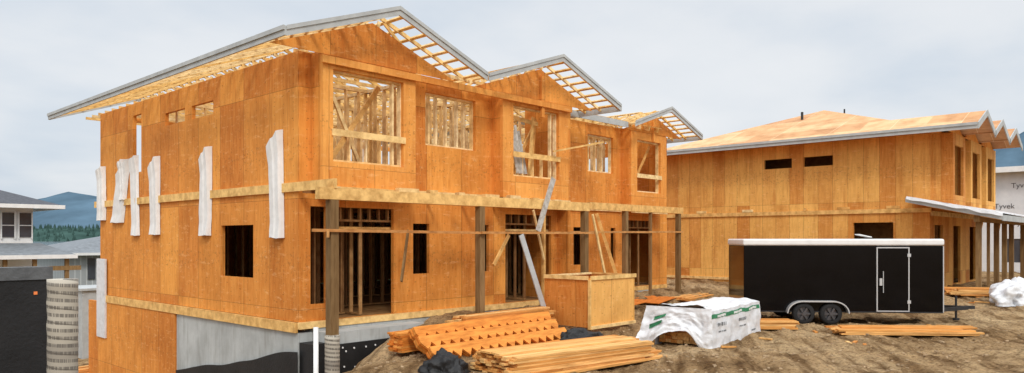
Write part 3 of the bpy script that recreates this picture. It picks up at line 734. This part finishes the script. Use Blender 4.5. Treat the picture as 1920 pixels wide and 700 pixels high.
stack('lumber_stack',(9.3,11.78,.12),math.radians(1.5),4.2,3,9,'orange boards stacked behind the stair stringers',mat=M_stringer,jit=.06,messy=.006)
stack('lumber_stack',(10.4,10.4,.03),math.radians(4),2.6,3,2,'short orange boards below the stair stringers',mat=M_stringer,jit=.1,bh=.03)
BN=root('plywood_box',(14.9,11.1,.14),'open topped plywood box with lumber rim','box')
MBL=sheathing('box_plywood_shade_red',1.5,5,(.56,.16,.024),(.70,.24,.045),.25)  # darker tint, shading of the box sides put into the colour
MBR=sheathing('box_plywood_lit_pale',1.02,5,(.78,.36,.085),(.90,.50,.15),.15)  # lighter tint paints the front face as more brightly lit
for a,m_ in((('x',11.1,.02,14.90,16.90,.16,1.40),MBR),(('x',12.58,.02,14.921,16.88,.16,1.40),MBL),(('y',14.9,.02,11.121,12.6,.16,1.40),MBL),(('y',16.881,.02,11.121,12.6,.16,1.40),MBL)):mk('side_panel',MB().wall(*a),m_,BN)
mk('corner_post',MB().box(14.86,14.899,11.06,11.14,.12,1.36),M_lum,BN)
for a in((14.90,16.94,11.06,11.098,1.36,1.46),(14.86,14.898,11.145,12.6,1.36,1.46),(14.9,16.9,11.05,11.098,.12,.2),(16.86,16.9,11.13,12.5,1.401,1.45),(14.95,16.86,12.5,12.57,1.401,1.45)):mk('rim_board',MB().box(*a),M_lum,BN)
WB=root('wrapped_lumber_bundle',(14.85,7.8,T(15,8)-.02),'lumber bundle in white plastic with green print','lumber bundle',rot=math.radians(7))
LL,WW,HH=3.5,1.3,.86
def lk(name,mb,mat,smooth=False,label=None):
    o=mk(name,mb,mat,None,label,smooth=smooth,loc=(0,0,0));o.parent=WB;return o
cf=None
for i in range(8):
    for j in range(9):
        if cf is None:cf=o=lk('board',MB().box(0,LL-.2,0,.14,0,.078),M_pile)
        else:o=cf.copy();COL.objects.link(o);o.parent=WB
        o.location=(.12+random.uniform(-.05,.03),.08+i*.145,.10+j*.082)
def edge(a):return Vector((0,0,.03*noise.noise(Vector((a*LL*2.2,0,5)))+.015*noise.noise(Vector((a*LL*7,0,5)))))
def sidef(a,b):
    x=a*LL;z=HH*b;n=noise.noise(Vector((x*1.5,z*3,0)))*.03+noise.noise(Vector((x*5,z*6,2)))*.022
    fold=.02*abs(math.sin(x*3+z*4))*(1-b)
    return Vector((x,n-.04*(1-b)-fold,z))+edge(a)*b+Z*(.05*noise.noise(Vector((x*3,2,2)))*(1-b)+.02*(1-b))
def topf(a,b):
    x=a*LL;y=b*WW;n=noise.noise(Vector((x*1.6,y*2,7)))*.05+noise.noise(Vector((x*5,y*5,2)))*.035
    ed=min(1,b*10)*min(1,(1-b)*10)
    p0=sidef(a,1)
    return Vector((x,y+(1-b)**6*p0.y,HH+ed*(.04+n)+.08*ss(.2,.0,a)*ed))+edge(a)*(1-ed)
wr=MB();wr.grid(sidef,70,18);wr.grid(topf,70,26)
wr.grid(lambda a,b:Vector((LL,a*WW,HH*b)),2,2);wr.grid(lambda a,b:Vector((a*LL,WW,HH*b)),2,2)
def endf(a,b):
    y=a*WW*1.2-.05-.06*b; t=b
    gap=ss(.10,.35,a)*ss(.95,.55,a)
    n=noise.noise(Vector((a*4,b*3,3)))*.10+noise.noise(Vector((a*9,b*8,5)))*.055+noise.noise(Vector((a*20,b*14,5)))*.025
    z=HH+.07*(1-t)-(HH+.05)*t*(1-.50*gap)
    return Vector((-.01-.32*t**1.6*(.25+1.0*a)-n*min(1,t*3),y+.25*t*a*a,max(z+n*.5*t,.01)))
wr.grid(endf,60,34)
lk('plastic_wrap',wr,M_wrap,True,'crumpled white plastic lumber wrap')
gs=MB();gs.grid(lambda a,b:sidef(a*.97+.015,.80+.11*b)+Vector((0,-.012,0)),70,3)
lk('green_print',gs,M_green)
for a0,b0 in((.66,.28),(.70,.46)):
    gs=MB();gs.grid(lambda a,b:endf(a0+.18*a,b0+.09*b)+Vector((-.02,0,.015)),8,4);lk('green_print',gs,M_green)
gs=MB();gs.grid(lambda a,b:topf(.05+.02*a,.08+.75*b)+Vector((0,0,.015)),4,16);lk('green_print',gs,M_green)
ik=MB();random.seed(3)
for (x0,zz,n_,ww,hg) in((.45,.50,7,.07,.08),(1.85,.50,9,.06,.07),(.5,.36,12,.035,.035),(1.9,.36,12,.035,.035),(2.7,.18,8,.04,.04)):
    for i in range(n_):
        x=x0+i*ww;p=sidef(x/LL,zz/HH)
        if random.random()<.9:
            ik.box(x,x+ww*.2,p.y-.020,p.y-.010,zz,zz+hg)
            if random.random()<.6:ik.box(x+ww*.2,x+ww*.65,p.y-.020,p.y-.010,zz+hg*random.choice([0,.4,.8]),zz+hg*random.choice([0,.4,.8])+hg*.2)
o=lk('printed_lettering',ik,M_printgrey);o['kind']='stuff'
wk=MB()
for k in range(3):
    for i in range(9):
        x=.4+k*1.1+i*.07;p=sidef(x/LL,.85)
        wk.box(x,x+.04,p.y-.026,p.y-.014,p.z-.025,p.z+.025)
o=lk('printed_lettering',wk,M_white);o['kind']='stuff'
def tarp(name,loc,sx,sy,sz,mat,label,cat,seed):
    bm=bmesh.new();bmesh.ops.create_icosphere(bm,subdivisions=5,radius=1)
    for v in bm.verts:
        n=noise.fractal(v.co*1.6+Vector((seed,0,0)),1,2,4);r_=1+.38*n+.14*abs(noise.noise(v.co*6+Vector((seed,3,0))))
        v.co=Vector((v.co.x*sx*r_,v.co.y*sy*r_,max(v.co.z*sz*r_,-.1)))
    me=bpy.data.meshes.new(name);bm.to_mesh(me);bm.free();me.materials.append(mat)
    for p in me.polygons:p.use_smooth=True
    o=bpy.data.objects.new(name,me);COL.objects.link(o);o.location=loc;tag(o,label,cat);return o
tarp('black_tarp',(8.75,9.7,.0),.42,.36,.36,M_black,'crumpled black plastic tarp beside lumber stack','tarp',1)
tarp('black_tarp',(13.3,10.2,.0),.8,.25,.30,M_black,'black plastic tarp heaped between stacks','tarp',4)
tarp('plastic_bundle',(29.3,4.3,.35),1.3,.7,.62,M_wrap,'white plastic wrapped bundle lying on dirt','bundle',7)
for k,(x,y,rz,lx) in enumerate(((20.6,12.6,15,2.2),(22.3,11.6,-20,2.2),(18.6,12.6,10,1.6))):
    o=mk('plywood_sheet',MB().box(0,lx,0,1.2,0,.02),M_stringer,None,'loose orange plywood sheet lying on dirt','plywood sheet',loc=(0,0,0),group='plywood sheets lying on the ground')
    o.location=(x,y,max(T(x,y),T(x+1,y+.6),T(x+lx,y))+.02);o.rotation_euler=(.03,-.02,math.radians(rz))
random.seed(11)
mb=MB()
for i in range(2200):
    x=random.uniform(8,32);y=random.uniform(3,12.5)
    s=random.uniform(.01,.05);z=T(x,y)
    a=random.uniform(0,6.3);l=s*random.uniform(1,2.0)
    mb.beam((x,y,z+s*.1),(x+l*math.cos(a),y+l*math.sin(a),z+s*.25),s,s*.6)
mk('gravel',mb,simple('stone_bits',(.42,.30,.18),.9,0,.2,.5,3),kind='stuff',label='small stones and clods scattered on dirt')
f0=None
for i in range(26):
    x=random.uniform(12,30);y=random.uniform(4.5,12);a=random.uniform(0,3.14);l=random.uniform(.1,.45)
    if f0 is None:
        o=f0=mk('wood_offcut',MB().box(-.5,.5,-.045,.045,0,.035),M_pile,None,'short lumber offcut lying on dirt','offcut',group='lumber offcuts scattered on dirt',loc=(0,0,0))
    else:
        o=f0.copy();COL.objects.link(o)
    o.location=(x,y,T(x,y)+.005);o.rotation_euler=(0,random.uniform(-.04,.04),a);o.scale=(l,.8,1)

# ---------------------------------------------------------------- world
wd=bpy.data.worlds.new("World");scene.world=wd;wd.use_nodes=True;nt=wd.node_tree;nt.nodes.clear()
class WN(NT):
    def __init__(s,t):s.t=t;s.n=t.nodes;s.l=t.links
n=WN(nt)
sky=n.N('ShaderNodeTexSky',sky_type='NISHITA');sky.sun_disc=False;sky.sun_elevation=math.radians(43);sky.sun_rotation=math.radians(214);sky.air_density=1;sky.dust_density=3
bg1=n.N('ShaderNodeBackground');bg1.inputs[1].default_value=.1;n.l.new(sky.outputs[0],bg1.inputs[0])
v=n.coord('Generated');x,y,z=n.sep(v)[:3]
el=n.math('MAXIMUM',z,0.0)
dv=n.math('ADD',el,.22)
cl=n.noise(n.comb(n.math('DIVIDE',x,dv),n.math('DIVIDE',y,dv),0.),1.0,6,.5)
cl2=n.noise(n.comb(n.math('DIVIDE',x,dv),n.math('DIVIDE',y,dv),5.),.4,3,.5)
ca=n.math('ADD',n.math('MULTIPLY',cl,.55),n.math('MULTIPLY',cl2,.45))
lowf=n.math('MULTIPLY',n.ramp(el,[(0,(1,1,1)),(.24,(0,0,0))]),.09)
ca=n.math('SUBTRACT',ca,lowf)
cc=n.ramp(ca,[(.28,(.52,.61,.73)),(.39,(.66,.73,.81)),(.48,(.81,.84,.875)),(.60,(.91,.92,.93))])
mul=n.ramp(el,[(.32,(.50,.50,.50)),(.75,(1,1,1))])
cc=n.mix(1,cc,mul,'MULTIPLY')
bg2=n.N('ShaderNodeBackground');n.l.new(cc,bg2.inputs[0]);bg2.inputs[1].default_value=2.08
mx=n.N('ShaderNodeMixShader');mx.inputs[0].default_value=.9;n.l.new(bg1.outputs[0],mx.inputs[1]);n.l.new(bg2.outputs[0],mx.inputs[2])
ow=n.N('ShaderNodeOutputWorld');n.l.new(mx.outputs[0],ow.inputs[0])
sd=bpy.data.lights.new('sun','SUN');sd.energy=1.5;sd.angle=math.radians(12);sd.color=(1,.95,.87)
so=bpy.data.objects.new('sun',sd);COL.objects.link(so)
dirv=Vector((-.54,-.80,.90));so.rotation_euler=dirv.to_track_quat('Z','Y').to_euler()
cd=bpy.data.cameras.new('camera');cd.lens=36*1380/1920;cd.sensor_width=36;cd.shift_y=98/1920;cd.clip_end=20000;cd.clip_start=.1
co=bpy.data.objects.new('camera',cd);COL.objects.link(co);co.location=(0,0,2.4);co.rotation_euler=(math.pi/2,0,math.radians(-47.26));scene.camera=co
scene.view_settings.view_transform='Standard';scene.view_settings.look='None';scene.view_settings.exposure=0
